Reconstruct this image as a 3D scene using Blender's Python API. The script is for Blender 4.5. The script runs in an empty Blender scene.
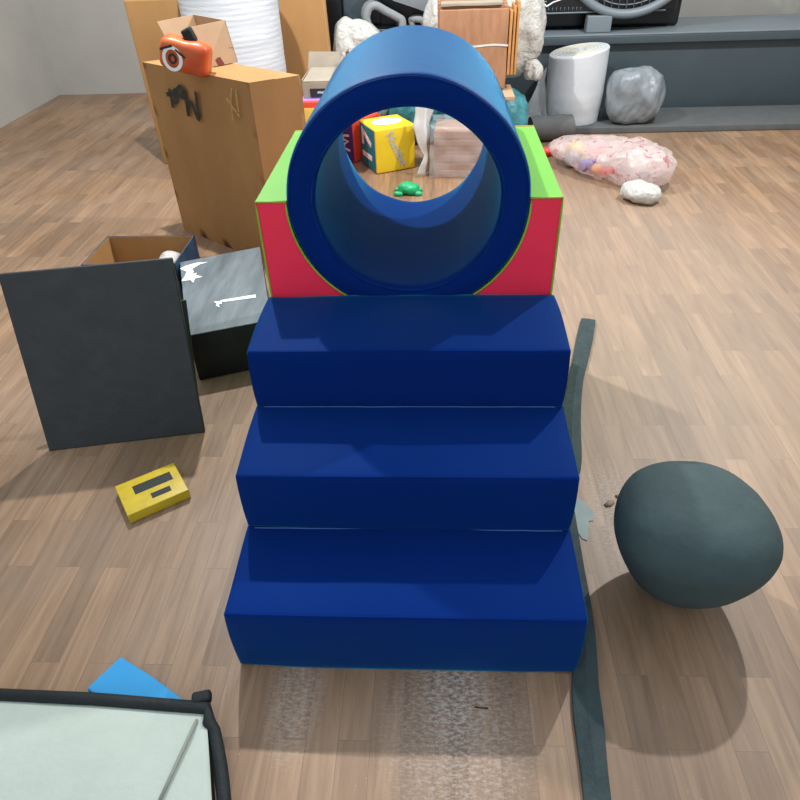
import bpy, bmesh, math, random
from mathutils import Vector, Matrix, noise

# ------------------------------------------------------------------ camera, world, lights
scn = bpy.context.scene
COL = scn.collection
CAM = Vector((0.06981, -0.84050, 1.49228))
PITCH, YAW, ROLL, FPX = 0.664543, -0.066546, -0.040762, 652.876
FW = Vector((math.sin(YAW)*math.cos(PITCH), math.cos(YAW)*math.cos(PITCH), -math.sin(PITCH)))
RT = FW.cross(Vector((0, 0, 1))).normalized()
UP = RT.cross(FW)
R2 = RT*math.cos(ROLL) + UP*math.sin(ROLL)
U2 = -RT*math.sin(ROLL) + UP*math.cos(ROLL)
cam_d = bpy.data.cameras.new('camera')
cam_d.sensor_width = 36.0
cam_d.lens = FPX/800*36.0
cam_d.clip_start = 0.02
cam = bpy.data.objects.new('camera', cam_d)
COL.objects.link(cam)
cam.matrix_world = Matrix(((R2.x, U2.x, -FW.x, CAM.x), (R2.y, U2.y, -FW.y, CAM.y), (R2.z, U2.z, -FW.z, CAM.z), (0, 0, 0, 1)))
scn.camera = cam

world = bpy.data.worlds.new('world')
scn.world = world
world.use_nodes = True
bg = world.node_tree.nodes['Background']
bg.inputs[0].default_value = (0.80, 0.90, 1.0, 1)
bg.inputs[1].default_value = 1.0

def lamp(name, loc, watts, radius, col=(1.0, 0.98, 0.95)):
    d = bpy.data.lights.new(name, 'POINT')
    d.energy = watts; d.shadow_soft_size = radius; d.color = col
    o = bpy.data.objects.new(name, d); COL.objects.link(o); o.location = loc
    return o
lamp('ceiling_lamp', (-0.97, 2.60, 3.0), 330, 0.035)
lamp('ceiling_lamp', (1.83, 2.55, 3.0), 330, 0.035)

vs = scn.view_settings
vs.view_transform = 'Standard'; vs.look = 'None'; vs.gamma = 1.0; vs.exposure = 0.0
vs.use_curve_mapping = False

# ------------------------------------------------------------------ helpers
def ray(u, v): return FW*FPX + R2*(u-400) - U2*(v-400)
def atz(u, v, z=0.0):
    d = ray(u, v); return CAM + d*((z-CAM.z)/d.z)
def aty(u, v, y):
    d = ray(u, v); return CAM + d*((y-CAM.y)/d.y)
def atplane(u, v, p0, n):
    d = ray(u, v); return CAM + d*((p0-CAM).dot(n)/d.dot(n))

def lin(c):
    f = lambda x: (x/255/12.92) if x/255 <= 0.04045 else ((x/255+0.055)/1.055)**2.4
    return (f(c[0]), f(c[1]), f(c[2]), 1)

def nd(nt, typ, **kw):
    n = nt.nodes.new(typ)
    for k, val in kw.items():
        if k in n.inputs: n.inputs[k].default_value = val
        else: setattr(n, k, val)
    return n

def mat(name, col, rough=0.6, spec=0.5, var=0.12, vscale=6.0, bump=0.0, bscale=60.0, bdetail=4.0,
        alpha=1.0, sheen=0.0, metal=0.0, stretch=(1, 1, 1), weave=0.0, bdist=0.01, col2=None, coat=0.0, tint=None):
    m = bpy.data.materials.new(name); m.use_nodes = True
    nt = m.node_tree; b = nt.nodes['Principled BSDF']; L = nt.links.new
    tc = nd(nt, 'ShaderNodeTexCoord'); mp = nd(nt, 'ShaderNodeMapping')
    mp.inputs['Scale'].default_value = stretch
    L(tc.outputs['Object'], mp.inputs['Vector'])
    nz = nd(nt, 'ShaderNodeTexNoise', Scale=vscale, Detail=5.0, Roughness=0.6)
    L(mp.outputs[0], nz.inputs['Vector'])
    mx = nd(nt, 'ShaderNodeMix', data_type='RGBA')
    base = lin(col)
    if col2 is not None: lo, hi = base, lin(col2)
    else:
        lo = tuple(x*(1-var) for x in base[:3]) + (1,); hi = tuple(min(1, x*(1+var)) for x in base[:3]) + (1,)
    mx.inputs[6].default_value = lo; mx.inputs[7].default_value = hi
    rg = nd(nt, 'ShaderNodeMapRange'); rg.inputs[1].default_value = 0.3; rg.inputs[2].default_value = 0.7
    L(nz.outputs['Fac'], rg.inputs[0]); L(rg.outputs[0], mx.inputs[0])
    L(mx.outputs[2], b.inputs['Base Color'])
    b.inputs['Roughness'].default_value = rough
    b.inputs['Specular IOR Level'].default_value = spec
    b.inputs['Metallic'].default_value = metal
    b.inputs['Alpha'].default_value = alpha
    if tint: b.inputs['Specular Tint'].default_value = tint + (1,)
    if sheen:
        b.inputs['Sheen Weight'].default_value = sheen; b.inputs['Sheen Roughness'].default_value = 0.35
        if tint: b.inputs['Sheen Tint'].default_value = tint + (1,)
    if coat: b.inputs['Coat Weight'].default_value = coat
    hsrc = None
    if bump:
        n2 = nd(nt, 'ShaderNodeTexNoise', Scale=bscale, Detail=bdetail, Roughness=0.55)
        L(mp.outputs[0], n2.inputs['Vector']); hsrc = n2.outputs['Fac']
    if weave:
        w1 = nd(nt, 'ShaderNodeTexVoronoi', Scale=weave); L(tc.outputs['Object'], w1.inputs['Vector'])
        if hsrc is None: hsrc = w1.outputs['Distance']; bump = 0.05
        else:
            ad = nd(nt, 'ShaderNodeMath', operation='MULTIPLY_ADD'); ad.inputs[1].default_value = 0.12
            L(w1.outputs['Distance'], ad.inputs[0]); L(hsrc, ad.inputs[2]); hsrc = ad.outputs[0]
    if hsrc is not None:
        bp = nd(nt, 'ShaderNodeBump', Strength=bump, Distance=bdist)
        L(hsrc, bp.inputs['Height']); L(bp.outputs[0], b.inputs['Normal'])
    return m

WM = {}     # world matrix of every thing that has parts
def tag(o, label=None, cat=None, group=None, kind=None):
    if label: o['label'] = label
    if cat: o['category'] = cat
    if group: o['group'] = group
    if kind: o['kind'] = kind
    return o
def thing(name, label, cat, loc=(0, 0, 0), rz=0.0, group=None):
    o = bpy.data.objects.new(name, None); COL.objects.link(o)
    o.empty_display_size = 0.05
    o.location = loc; o.rotation_euler = (0, 0, rz)
    WM[o.name] = Matrix.Translation(Vector(loc)) @ Matrix.Rotation(rz, 4, 'Z')
    return tag(o, label, cat, group)
def obj(name, bm, m, parent=None, smooth=True, label=None, angle=None):
    """bm in world coordinates -> one mesh object, parented to a thing when given"""
    me = bpy.data.meshes.new(name)
    if parent is not None: bm.transform(WM[parent.name].inverted())
    bmesh.ops.recalc_face_normals(bm, faces=bm.faces)
    if smooth:
        for f in bm.faces: f.smooth = True
        if angle:
            for e in bm.edges:
                if len(e.link_faces) == 2 and e.calc_face_angle(0) > angle: e.smooth = False
    bm.to_mesh(me); bm.free()
    for k in (m if isinstance(m, (list, tuple)) else [m]): me.materials.append(k)
    o = bpy.data.objects.new(name, me); COL.objects.link(o)
    if parent is not None:
        o.parent = parent
        WM[o.name] = WM[parent.name].copy()
    if label: o['label'] = label
    return o
def solo(name, bm, m, label, cat, loc, group=None, smooth=True, angle=None):
    """a thing that is one mesh, its origin at its base"""
    me_t = Matrix.Translation(Vector(loc))
    bm.transform(me_t.inverted())
    o = obj(name, bm, m, None, smooth, None, angle); o.location = loc
    return tag(o, label, cat, group)

def axis_pts(h, r, n):
    if h <= r*1.02: return [-h, h]
    a = [-h, -h+r*0.3, -h+r*0.65]
    k = max(1, n)
    a += [-(h-r)+2*(h-r)*i/k for i in range(k+1)]
    a += [h-r*0.65, h-r*0.3, h]
    return a
def rbox(c, half, r=0.01, n=(6, 6, 6), amp=0.0, freq=4.0, seed=0, M=None, bulge=0.0):
    """rounded dense box; c centre, optional world matrix M applied instead of c"""
    bm = bmesh.new(); V = {}
    hx, hy, hz = half
    r = min(r, hx*0.98, hy*0.98, hz*0.98)
    def vert(p):
        k = tuple(round(x, 6) for x in p)
        if k in V: return V[k]
        q = Vector([max(-(h-r), min(h-r, x)) for x, h in zip(p, half)])
        d = Vector(p)-q
        nrm = d.normalized() if d.length > 1e-9 else Vector((0, 0, 1))
        s = q + nrm*r
        if bulge:
            w = 1.0
            for x, h in zip(p, half): 
                t = abs(x)/h
                if t < 0.999: w *= (1-t*t)
            s = s + nrm*bulge*w
        if amp:
            s = s + nrm*(noise.noise(s*freq + Vector((seed*3.7, seed*1.3, seed)))*amp)
        V[k] = bm.verts.new(s); return V[k]
    ax = [axis_pts(h, r, k) for h, k in zip(half, n)]
    for a in range(3):
        b, d = (a+1) % 3, (a+2) % 3
        for sgn in (-1, 1):
            for i in range(len(ax[b])-1):
                for j in range(len(ax[d])-1):
                    P = []
                    for (bi, dj) in ((i, j), (i+1, j), (i+1, j+1), (i, j+1)):
                        p = [0, 0, 0]; p[a] = sgn*half[a]; p[b] = ax[b][bi]; p[d] = ax[d][dj]
                        P.append(vert(p))
                    try: bm.faces.new(P)
                    except ValueError: pass
    bm.transform(M if M is not None else Matrix.Translation(Vector(c)))
    return bm
def prism(poly, z0, z1, bevel=0.0):
    """poly: (x, y) list, extruded z0..z1"""
    bm = bmesh.new()
    a = [bm.verts.new((p[0], p[1], z0)) for p in poly]; b = [bm.verts.new((p[0], p[1], z1)) for p in poly]
    n = len(poly)
    bm.faces.new(a[::-1]); bm.faces.new(b)
    for i in range(n): bm.faces.new((a[i], a[(i+1) % n], b[(i+1) % n], b[i]))
    if bevel: bmesh.ops.bevel(bm, geom=bm.edges[:], offset=bevel, segments=2, affect='EDGES', profile=0.5)
    return bm
def slab(pts, thick, n=None, bevel=0.0):
    """a flat polygon in 3D given thickness backwards along its normal"""
    pts = [Vector(p) for p in pts]
    if n is None: n = (pts[1]-pts[0]).cross(pts[2]-pts[0]).normalized()
    bm = bmesh.new()
    a = [bm.verts.new(p) for p in pts]; b = [bm.verts.new(p+n*thick) for p in pts]
    k = len(pts)
    bm.faces.new(a); bm.faces.new(b[::-1])
    for i in range(k): bm.faces.new((a[i], b[i], b[(i+1) % k], a[(i+1) % k]))
    if bevel: bmesh.ops.bevel(bm, geom=bm.edges[:], offset=bevel, segments=2, affect='EDGES', profile=0.5)
    return bm
def tube(path, r, seg=8, bm=None, closed=False, taper=None):
    bm = bm or bmesh.new()
    P = [Vector(p) for p in path]; n = len(P); rings = []
    for i, p in enumerate(P):
        a = P[i-1] if (i > 0 or closed) else p; b = P[(i+1) % n] if (i < n-1 or closed) else p
        t = (b-a).normalized()
        s = t.cross(Vector((0.13, 0.31, 0.94)))
        if s.length < 1e-3: s = t.cross(Vector((1, 0, 0)))
        s.normalize(); q = t.cross(s)
        rr = r*(taper(i/(n-1)) if taper else 1)
        rings.append([bm.verts.new(p + (s*math.cos(2*math.pi*k/seg) + q*math.sin(2*math.pi*k/seg))*rr) for k in range(seg)])
    m = n if closed else n-1
    for i in range(m):
        A, B = rings[i], rings[(i+1) % n]
        for k in range(seg): bm.faces.new((A[k], A[(k+1) % seg], B[(k+1) % seg], B[k]))
    if not closed: bm.faces.new(rings[0][::-1]); bm.faces.new(rings[-1])
    return bm
def strokes(polys, w, n, lift=0.0008, bm=None):
    """flat marker strokes: ribbons of width w lying on a plane of normal n"""
    bm = bm or bmesh.new()
    for P in polys:
        P = [Vector(p) for p in P]
        up = n*lift
        L = []
        for i, p in enumerate(P):
            t = (P[min(i+1, len(P)-1)] - P[max(i-1, 0)]).normalized()
            s = n.cross(t).normalized()*w*0.5
            L.append([bm.verts.new(p+s+up), bm.verts.new(p-s+up), bm.verts.new(p-s+up*0.2), bm.verts.new(p+s+up*0.2)])
        for a, b in zip(L, L[1:]):
            for k in range(4): bm.faces.new((a[k], a[(k+1) % 4], b[(k+1) % 4], b[k]))
        bm.faces.new(L[0]); bm.faces.new(L[-1][::-1])
    return bm
def lathe(prof, c, seg=64, wob=None):
    """prof: (r, z) list; closed at both ends when r = 0"""
    bm = bmesh.new(); rings = []
    for (r, z) in prof:
        if r < 1e-6: rings.append([bm.verts.new((c[0], c[1], c[2]+z))])
        else:
            R = []
            for k in range(seg):
                a = 2*math.pi*k/seg
                rr = r*(1 + (wob(a, z) if wob else 0))
                R.append(bm.verts.new((c[0]+rr*math.cos(a), c[1]+rr*math.sin(a), c[2]+z)))
            rings.append(R)
    for A, B in zip(rings, rings[1:]):
        for k in range(seg):
            q = [A[k % len(A)], A[(k+1) % len(A)], B[(k+1) % len(B)], B[k % len(B)]]
            u = []
            for x in q:
                if x not in u: u.append(x)
            if len(u) > 2:
                try: bm.faces.new(u)
                except ValueError: pass
    return bm
def blob(c, size, seed=0, amp=0.05, freq=5.0, p=2.6, sub=5, zmin=None, shape=None, crease=1.0):
    """crumpled sack: superellipsoid with ridged noise, flattened where it rests"""
    bm = bmesh.new(); bmesh.ops.create_icosphere(bm, subdivisions=sub, radius=1.0)
    off = Vector((seed*7.31, seed*2.17, seed*4.9)); S = Vector(size)
    for v in bm.verts:
        d = v.co.normalized()
        k = (abs(d.x)**p + abs(d.y)**p + abs(d.z)**p)**(-1/p)
        q = Vector((d.x*k*S.x, d.y*k*S.y, d.z*k*S.z))
        st_q = Vector((q.x, q.y, q.z*0.55))
        n1 = noise.noise(st_q*freq + off)
        wq = st_q + Vector((noise.noise(q*6+off), noise.noise(q*6-off), noise.noise(q*5+off*2)))*0.03
        f1, f2 = noise.voronoi(wq*freq*1.3 + off)[0][:2]
        g1, g2 = noise.voronoi(wq*freq*3.1 + off*1.7)[0][:2]
        q += d*(amp*(0.9*n1 + crease*(1.1*(f1-0.4) + 0.5*(g1-0.4))))
        if shape: q = shape(q)
        w = q + Vector(c)
        if zmin is not None and w.z < zmin: w.z = zmin + (w.z-zmin)*0.02 + 0.0005
        v.co = w
    if zmin is not None:
        mz = min(v.co.z for v in bm.verts)
        if mz < zmin:
            for v in bm.verts: v.co.z += (zmin-mz)*(1 if v.co.z < zmin+0.01 else 0)
    return bm
def text_bm(body, size, M, thick=0.0006, bold=0.0):
    cu = bpy.data.curves.new('lettering', 'FONT'); cu.body = body; cu.size = size; cu.extrude = thick; cu.offset = bold
    cu.align_x = 'CENTER'; cu.align_y = 'CENTER'
    o = bpy.data.objects.new('lettering', cu); COL.objects.link(o)
    dg = bpy.context.evaluated_depsgraph_get()
    me = bpy.data.meshes.new_from_object(o.evaluated_get(dg))
    bm = bmesh.new(); bm.from_mesh(me); bm.transform(M)
    bpy.data.objects.remove(o); bpy.data.curves.remove(cu); bpy.data.meshes.remove(me)
    return bm
def frame(o, x, y):
    x = Vector(x).normalized(); y = Vector(y); y = (y - x*y.dot(x)).normalized(); z = x.cross(y)
    return Matrix(((x.x, y.x, z.x, o[0]), (x.y, y.y, z.y, o[1]), (x.z, y.z, z.z, o[2]), (0, 0, 0, 1)))
def join(*bms):
    out = bms[0]
    for b in bms[1:]:
        me = bpy.data.meshes.new('tmp'); b.to_mesh(me); b.free(); out.from_mesh(me); bpy.data.meshes.remove(me)
    return out

# ------------------------------------------------------------------ materials
NAVY = mat('navy_cloth', (10, 38, 106), 0.50, 0.03, sheen=0.55, tint=(0.08, 0.68, 1.0), var=0.05, vscale=3, bump=0.10, bscale=9, weave=900, bdist=0.02)
NAVY_T = mat('navy_cloth_taut', (10, 38, 106), 0.46, 0.14, sheen=0.72, tint=(0.16, 0.66, 1.0), var=0.05, vscale=3, bump=0.22, bscale=7, weave=900, bdist=0.02, stretch=(1, 1.6, 1))
SEAM = mat('navy_thread', (60, 96, 160), 0.7)
RED = mat('red_cloth', (250, 46, 78), 0.55, 0.4, 0.04, 4, bump=0.08, bscale=10, weave=900, bdist=0.02)
GREEN = mat('lime_cloth', (110, 184, 64), 0.55, 0.4, 0.04, 4, bump=0.08, bscale=10, weave=900, bdist=0.02)
PIPE = mat('lime_piping', (140, 188, 52), 0.6)
KRAFT = mat('brown_cardboard', (166, 126, 80), 0.8, 0.25, 0.10, 5, bump=0.10, bscale=14, stretch=(1, 1, 0.4))
KRAFT_L = mat('pale_cardboard', (184, 154, 124), 0.8, 0.25, 0.08, 6, bump=0.08, bscale=20)
KRAFT_R = mat('reddish_cardboard', (164, 122, 92), 0.8, 0.25, 0.14, 30, bump=0.2, bscale=60, stretch=(1, 1, 0.25))
KRAFT_G = mat('grey_cardboard', (160, 150, 134), 0.8, 0.25, 0.10, 10, bump=0.1, bscale=30)
INK = mat('black_marker_ink', (28, 36, 34), 0.6)
TAPE = mat('clear_parcel_tape', (196, 160, 100), 0.18, 0.6, 0.05, alpha=0.55)
WHITE_FOAM = mat('white_foam_sheet', (208, 215, 222), 0.5, 0.4, 0.04, 8, bump=0.25, bscale=14, stretch=(0.5, 0.5, 3))
WRAP = mat('bubble_wrap', (206, 211, 216), 0.35, 0.5, 0.04, 8, bump=0.25, bscale=120)
FILM = mat('clear_plastic_film', (228, 236, 240), 0.14, 0.8, 0.05, alpha=0.15, bump=0.8, bscale=14)
MILK = mat('milky_plastic_film', (226, 228, 226), 0.3, 0.6, 0.05, alpha=0.72, bump=0.3, bscale=14)
WBAG = mat('white_plastic_bag', (196, 196, 190), 0.4, 0.5, 0.06, 8, bump=0.9, bscale=16, bdetail=6, bdist=0.035)
GBAG = mat('grey_plastic_bag', (128, 136, 142), 0.35, 0.5, 0.12, 8, bump=0.6, bscale=12, bdetail=5, bdist=0.03, stretch=(1, 1, 0.5))
TEAL_BAG = mat('teal_plastic_bag', (66, 138, 146), 0.3, 0.5, 0.12, 8, bump=0.9, bscale=13, bdetail=6, bdist=0.03)
TEAL = mat('teal_cloth', (16, 122, 138), 0.6, var=0.05, weave=900)
YEL = mat('yellow_cloth', (234, 204, 36), 0.6, var=0.05, weave=900)
PURP = mat('purple_cloth', (84, 44, 132), 0.6, var=0.05, weave=900)
ORNG = mat('orange_red_cloth', (222, 76, 48), 0.6, var=0.06, weave=900)
LILAC = mat('lilac_cloth', (160, 130, 214), 0.6, var=0.06)
WHITE = mat('white_print', (236, 238, 236), 0.6, var=0.02)
GREYP = mat('grey_print', (176, 186, 196), 0.6, var=0.02)
WTAPE = mat('white_tape', (240, 244, 244), 0.45, var=0.02)
CHAR = mat('charcoal_leatherette', (44, 48, 50), 0.5, 0.5, 0.2, 14, bump=0.2, bscale=30)
CHAR_D = mat('dusty_black_board', (80, 89, 94), 0.62, 0.45, 0.0, 5, bump=0.12, bscale=40, stretch=(2.2, 0.45, 1), col2=(122, 133, 138))
BLACK = mat('black_board', (26, 30, 32), 0.6, 0.4, 0.3, 8, bump=0.15, bscale=30)
BLACK_C = mat('black_cloth_trim', (22, 30, 32), 0.7, 0.4, 0.2, 20, bump=0.3, bscale=120)
STRIP = mat('dark_grey_rubber', (58, 72, 74), 0.75, 0.3, 0.22, 30, bump=0.35, bscale=160)
GREYM = mat('grey_painted_metal', (112, 122, 128), 0.45, 0.5, 0.06, 4)
DGREY = mat('dark_grey_panel', (64, 76, 82), 0.4, 0.5, 0.08, 4)
DBLK = mat('black_plastic', (18, 22, 26), 0.35, 0.5, 0.1, 4)
JACKET = mat('grey_fabric', (138, 142, 144), 0.8, 0.3, 0.1, 12, bump=0.25, bscale=40)
MATG = mat('grey_foam_mat', (92, 94, 94), 0.75, 0.3, 0.1, 12, bump=0.2, bscale=50)
OLIVE = mat('grey_green_cloth', (62, 78, 80), 0.75, 0.3, 0.15, 10, bump=0.25, bscale=26)
SCRAPM = mat('grey_vinyl_scrap', (134, 150, 146), 0.5, 0.4, 0.1, 14)
CREAM = mat('off_white_canvas', (178, 188, 178), 0.8, 0.3, 0.05, 10, bump=0.15, bscale=80)
SKYB = mat('sky_blue_cloth', (58, 156, 214), 0.7, 0.3, 0.05)
TOYG = mat('green_toy_plastic', (20, 168, 104), 0.4, 0.5, 0.08)
TOYR = mat('red_toy_plastic', (226, 56, 56), 0.4, 0.5, 0.05)
TOYO = mat('orange_toy_plastic', (238, 150, 60), 0.4, 0.5, 0.05)
TOYB = mat('blue_violet_toy_plastic', (96, 104, 206), 0.4, 0.5, 0.05)
TOYK = mat('pink_toy_plastic', (236, 120, 120), 0.4, 0.5, 0.05)
TOYY = mat('yellow_toy_plastic', (232, 196, 92), 0.4, 0.5, 0.05)
ORPKG = mat('orange_printed_package', (206, 104, 44), 0.4, 0.5, 0.0, 9, col2=(190, 70, 34))
DUSTW = mat('pale_plaster', (168, 166, 160), 0.9, 0.2, 0.05, 3)

def floor_material():
    m = bpy.data.materials.new('laminate_floor'); m.use_nodes = True
    nt = m.node_tree; b = nt.nodes['Principled BSDF']; L = nt.links.new
    tc = nd(nt, 'ShaderNodeTexCoord')
    sep = nd(nt, 'ShaderNodeSeparateXYZ'); L(tc.outputs['Object'], sep.inputs[0])
    sw = nd(nt, 'ShaderNodeCombineXYZ')                       # planks run along y
    L(sep.outputs[1], sw.inputs[0]); L(sep.outputs[0], sw.inputs[1])
    br = nd(nt, 'ShaderNodeTexBrick', offset=0.37, offset_frequency=2, squash=1.0)
    br.inputs['Color1'].default_value = (0.0, 0.0, 0.0, 1); br.inputs['Color2'].default_value = (1, 1, 1, 1)
    br.inputs['Mortar'].default_value = (0.5, 0.5, 0.5, 1)
    br.inputs['Scale'].default_value = 1.0; br.inputs['Mortar Size'].default_value = 0.0007
    br.inputs['Mortar Smooth'].default_value = 0.1; br.inputs['Bias'].default_value = 0.0
    br.inputs['Brick Width'].default_value = 0.46; br.inputs['Row Height'].default_value = 0.072
    L(sw.outputs[0], br.inputs['Vector'])
    # grain offset per plank
    mp = nd(nt, 'ShaderNodeMapping'); mp.inputs['Scale'].default_value = (34, 2.4, 1)
    L(tc.outputs['Object'], mp.inputs['Vector'])
    ofs = nd(nt, 'ShaderNodeVectorMath', operation='MULTIPLY_ADD')
    ofs.inputs[1].default_value = (3, 9, 5)
    L(br.outputs['Color'], ofs.inputs[0]); L(mp.outputs[0], ofs.inputs[2])
    g1 = nd(nt, 'ShaderNodeTexNoise', Scale=1.0, Detail=6.0, Roughness=0.6, Distortion=0.9)
    L(ofs.outputs[0], g1.inputs['Vector'])
    ramp = nd(nt, 'ShaderNodeValToRGB'); e = ramp.color_ramp.elements
    e[0].position = 0.25; e[0].color = lin((118, 88, 62)); e[1].position = 0.75; e[1].color = lin((164, 132, 102))
    L(g1.outputs['Fac'], ramp.inputs[0])
    tint = nd(nt, 'ShaderNodeMapRange'); tint.inputs[3].default_value = 0.76; tint.inputs[4].default_value = 1.14
    L(br.outputs['Color'], tint.inputs[0])
    mul = nd(nt, 'ShaderNodeVectorMath', operation='SCALE')
    L(ramp.outputs[0], mul.inputs[0]); L(tint.outputs[0], mul.inputs['Scale'])
    seam = nd(nt, 'ShaderNodeMix', data_type='RGBA'); seam.inputs[7].default_value = lin((92, 70, 54))
    sf = nd(nt, 'ShaderNodeMath', operation='MULTIPLY'); sf.inputs[1].default_value = 0.55
    L(br.outputs['Fac'], sf.inputs[0]); L(sf.outputs[0], seam.inputs[0]); L(mul.outputs[0], seam.inputs[6])
    # dusty scuffs: a thin grey film over the whole floor and a few worn rubbed patches
    def patch(cx, cy, rx, ry, mapz):
        q = nd(nt, 'ShaderNodeVectorMath', operation='SUBTRACT'); q.inputs[1].default_value = (cx, cy, 0)
        L(tc.outputs['Object'], q.inputs[0])
        s = nd(nt, 'ShaderNodeVectorMath', operation='MULTIPLY'); s.inputs[1].default_value = (1/rx, 1/ry, 0)
        L(q.outputs[0], s.inputs[0])
        l = nd(nt, 'ShaderNodeVectorMath', operation='LENGTH'); L(s.outputs[0], l.inputs[0])
        r = nd(nt, 'ShaderNodeMapRange'); r.inputs[1].default_value = 1.0; r.inputs[2].default_value = 0.35
        r.inputs[3].default_value = 0; r.inputs[4].default_value = mapz
        L(l.outputs['Value'], r.inputs[0]); return r.outputs[0]
    mp2 = nd(nt, 'ShaderNodeMapping'); mp2.inputs['Scale'].default_value = (70, 150, 1)
    L(tc.outputs['Object'], mp2.inputs['Vector'])
    sc = nd(nt, 'ShaderNodeTexNoise', Scale=1.0, Detail=5.0, Roughness=0.75); L(mp2.outputs[0], sc.inputs['Vector'])
    scr = nd(nt, 'ShaderNodeMapRange'); scr.inputs[1].default_value = 0.42; scr.inputs[2].default_value = 0.62
    L(sc.outputs['Fac'], scr.inputs[0])
    total = None
    for a in ((-0.255, -0.075, 0.085, 0.20, 0.75), (0.12, -0.14, 0.23, 0.36, 0.70), (0.12, -0.05, 0.09, 0.16, 0.60),
              (0.62, 0.52, 0.16, 0.34, 0.55)):
        o = patch(*a)
        if total is None: total = o
        else:
            ad = nd(nt, 'ShaderNodeMath', operation='ADD'); L(total, ad.inputs[0]); L(o, ad.inputs[1]); total = ad.outputs[0]
    mm = nd(nt, 'ShaderNodeMath', operation='MULTIPLY', use_clamp=True); L(total, mm.inputs[0]); L(scr.outputs[0], mm.inputs[1])
    # specks of plaster dust
    vo = nd(nt, 'ShaderNodeTexVoronoi', Scale=42.0); L(tc.outputs['Object'], vo.inputs['Vector'])
    sp = nd(nt, 'ShaderNodeMath', operation='LESS_THAN'); sp.inputs[1].default_value = 0.06
    L(vo.outputs['Distance'], sp.inputs[0])
    vs2 = nd(nt, 'ShaderNodeSeparateXYZ'); L(vo.outputs['Color'], vs2.inputs[0])
    sp2 = nd(nt, 'ShaderNodeMath', operation='GREATER_THAN'); sp2.inputs[1].default_value = 0.80; L(vs2.outputs[0], sp2.inputs[0])
    sp3 = nd(nt, 'ShaderNodeMath', operation='MULTIPLY'); L(sp.outputs[0], sp3.inputs[0]); L(sp2.outputs[0], sp3.inputs[1])
    sp4 = nd(nt, 'ShaderNodeMath', operation='MULTIPLY'); sp4.inputs[1].default_value = 0.5; L(sp3.outputs[0], sp4.inputs[0])
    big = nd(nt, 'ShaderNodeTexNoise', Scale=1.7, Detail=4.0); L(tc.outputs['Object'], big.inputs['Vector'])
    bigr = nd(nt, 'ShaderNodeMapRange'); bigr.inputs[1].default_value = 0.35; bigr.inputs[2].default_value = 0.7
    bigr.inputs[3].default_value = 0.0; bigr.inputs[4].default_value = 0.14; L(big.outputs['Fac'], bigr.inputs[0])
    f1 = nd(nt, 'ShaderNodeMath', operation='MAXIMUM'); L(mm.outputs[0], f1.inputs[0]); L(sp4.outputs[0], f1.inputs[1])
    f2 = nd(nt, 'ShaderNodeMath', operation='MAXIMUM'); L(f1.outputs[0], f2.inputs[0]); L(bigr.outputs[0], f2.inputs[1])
    lit_floor = patch(1.05, 1.9, 1.3, 2.1, 0.30)  # broad pale oval: brighter, lit right side of the floor painted into the colour
    f3 = nd(nt, 'ShaderNodeMath', operation='MAXIMUM'); L(f2.outputs[0], f3.inputs[0]); L(lit_floor, f3.inputs[1]); f2 = f3
    dust_and_light = nd(nt, 'ShaderNodeMix', data_type='RGBA'); dust_and_light.inputs[7].default_value = lin((184, 174, 164))  # pale tone shared by the real dust and the painted light
    L(f2.outputs[0], dust_and_light.inputs[0]); L(seam.outputs[2], dust_and_light.inputs[6])
    L(dust_and_light.outputs[2], b.inputs['Base Color'])
    b.inputs['Roughness'].default_value = 0.46
    b.inputs['Specular IOR Level'].default_value = 0.45
    bp = nd(nt, 'ShaderNodeBump', Strength=0.12, Distance=0.004)
    L(g1.outputs['Fac'], bp.inputs['Height']); L(bp.outputs[0], b.inputs['Normal'])
    return m
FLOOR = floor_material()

# ------------------------------------------------------------------ setting
def struct(name, bm, m):
    o = obj(name, bm, m, None, False); o['kind'] = 'structure'; return o
X0, X1, Y0, Y1, HZ = -3.6, 3.6, -2.6, 5.9, 3.3
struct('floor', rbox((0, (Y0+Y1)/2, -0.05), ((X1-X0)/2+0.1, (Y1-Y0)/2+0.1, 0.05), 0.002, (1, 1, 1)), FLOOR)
struct('wall_back', rbox((0, Y1+0.05, HZ/2), ((X1-X0)/2+0.1, 0.05, HZ/2), 0.002, (1, 1, 1)), DUSTW)
struct('wall_left', rbox((X0-0.05, (Y0+Y1)/2, HZ/2), (0.05, (Y1-Y0)/2, HZ/2), 0.002, (1, 1, 1)), DUSTW)
struct('wall_right', rbox((X1+0.05, (Y0+Y1)/2, HZ/2), (0.05, (Y1-Y0)/2, HZ/2), 0.002, (1, 1, 1)), DUSTW)

# ------------------------------------------------------------------ staircase
W = 0.40
z1, z2, z3 = 0.2158, 0.4010, 0.5809
y1, y2, y3 = 0.2543, 0.5176, 0.8062
st = thing('foam_staircase', 'navy blue padded foam staircase with three steps in front of the tunnel', 'play steps', (0, y3/2, 0))
for ya, za, zb, sd in ((0.0, 0.0, z1, 1), (y1, z1, z2, 2), (y2, z2, z3, 3)):
    s = obj('step', rbox((0, (ya+y3)/2, (za+zb)/2), (W+0.009, (y3-ya)/2, (zb-za)/2), 0.009, (36, 16, 8), 0.004, 5.0, sd, bulge=0.004), NAVY, st)
    if za > 0:
        path = [(-W+0.012+i*(2*W-0.024)/24, ya-0.0015, za+0.003+0.0015*noise.noise(Vector((i*0.6, sd, 0)))) for i in range(25)]
        obj('seam', tube(path, 0.0016, 6), SEAM, s, label='pale stitched seam at the foot of the riser')

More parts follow.
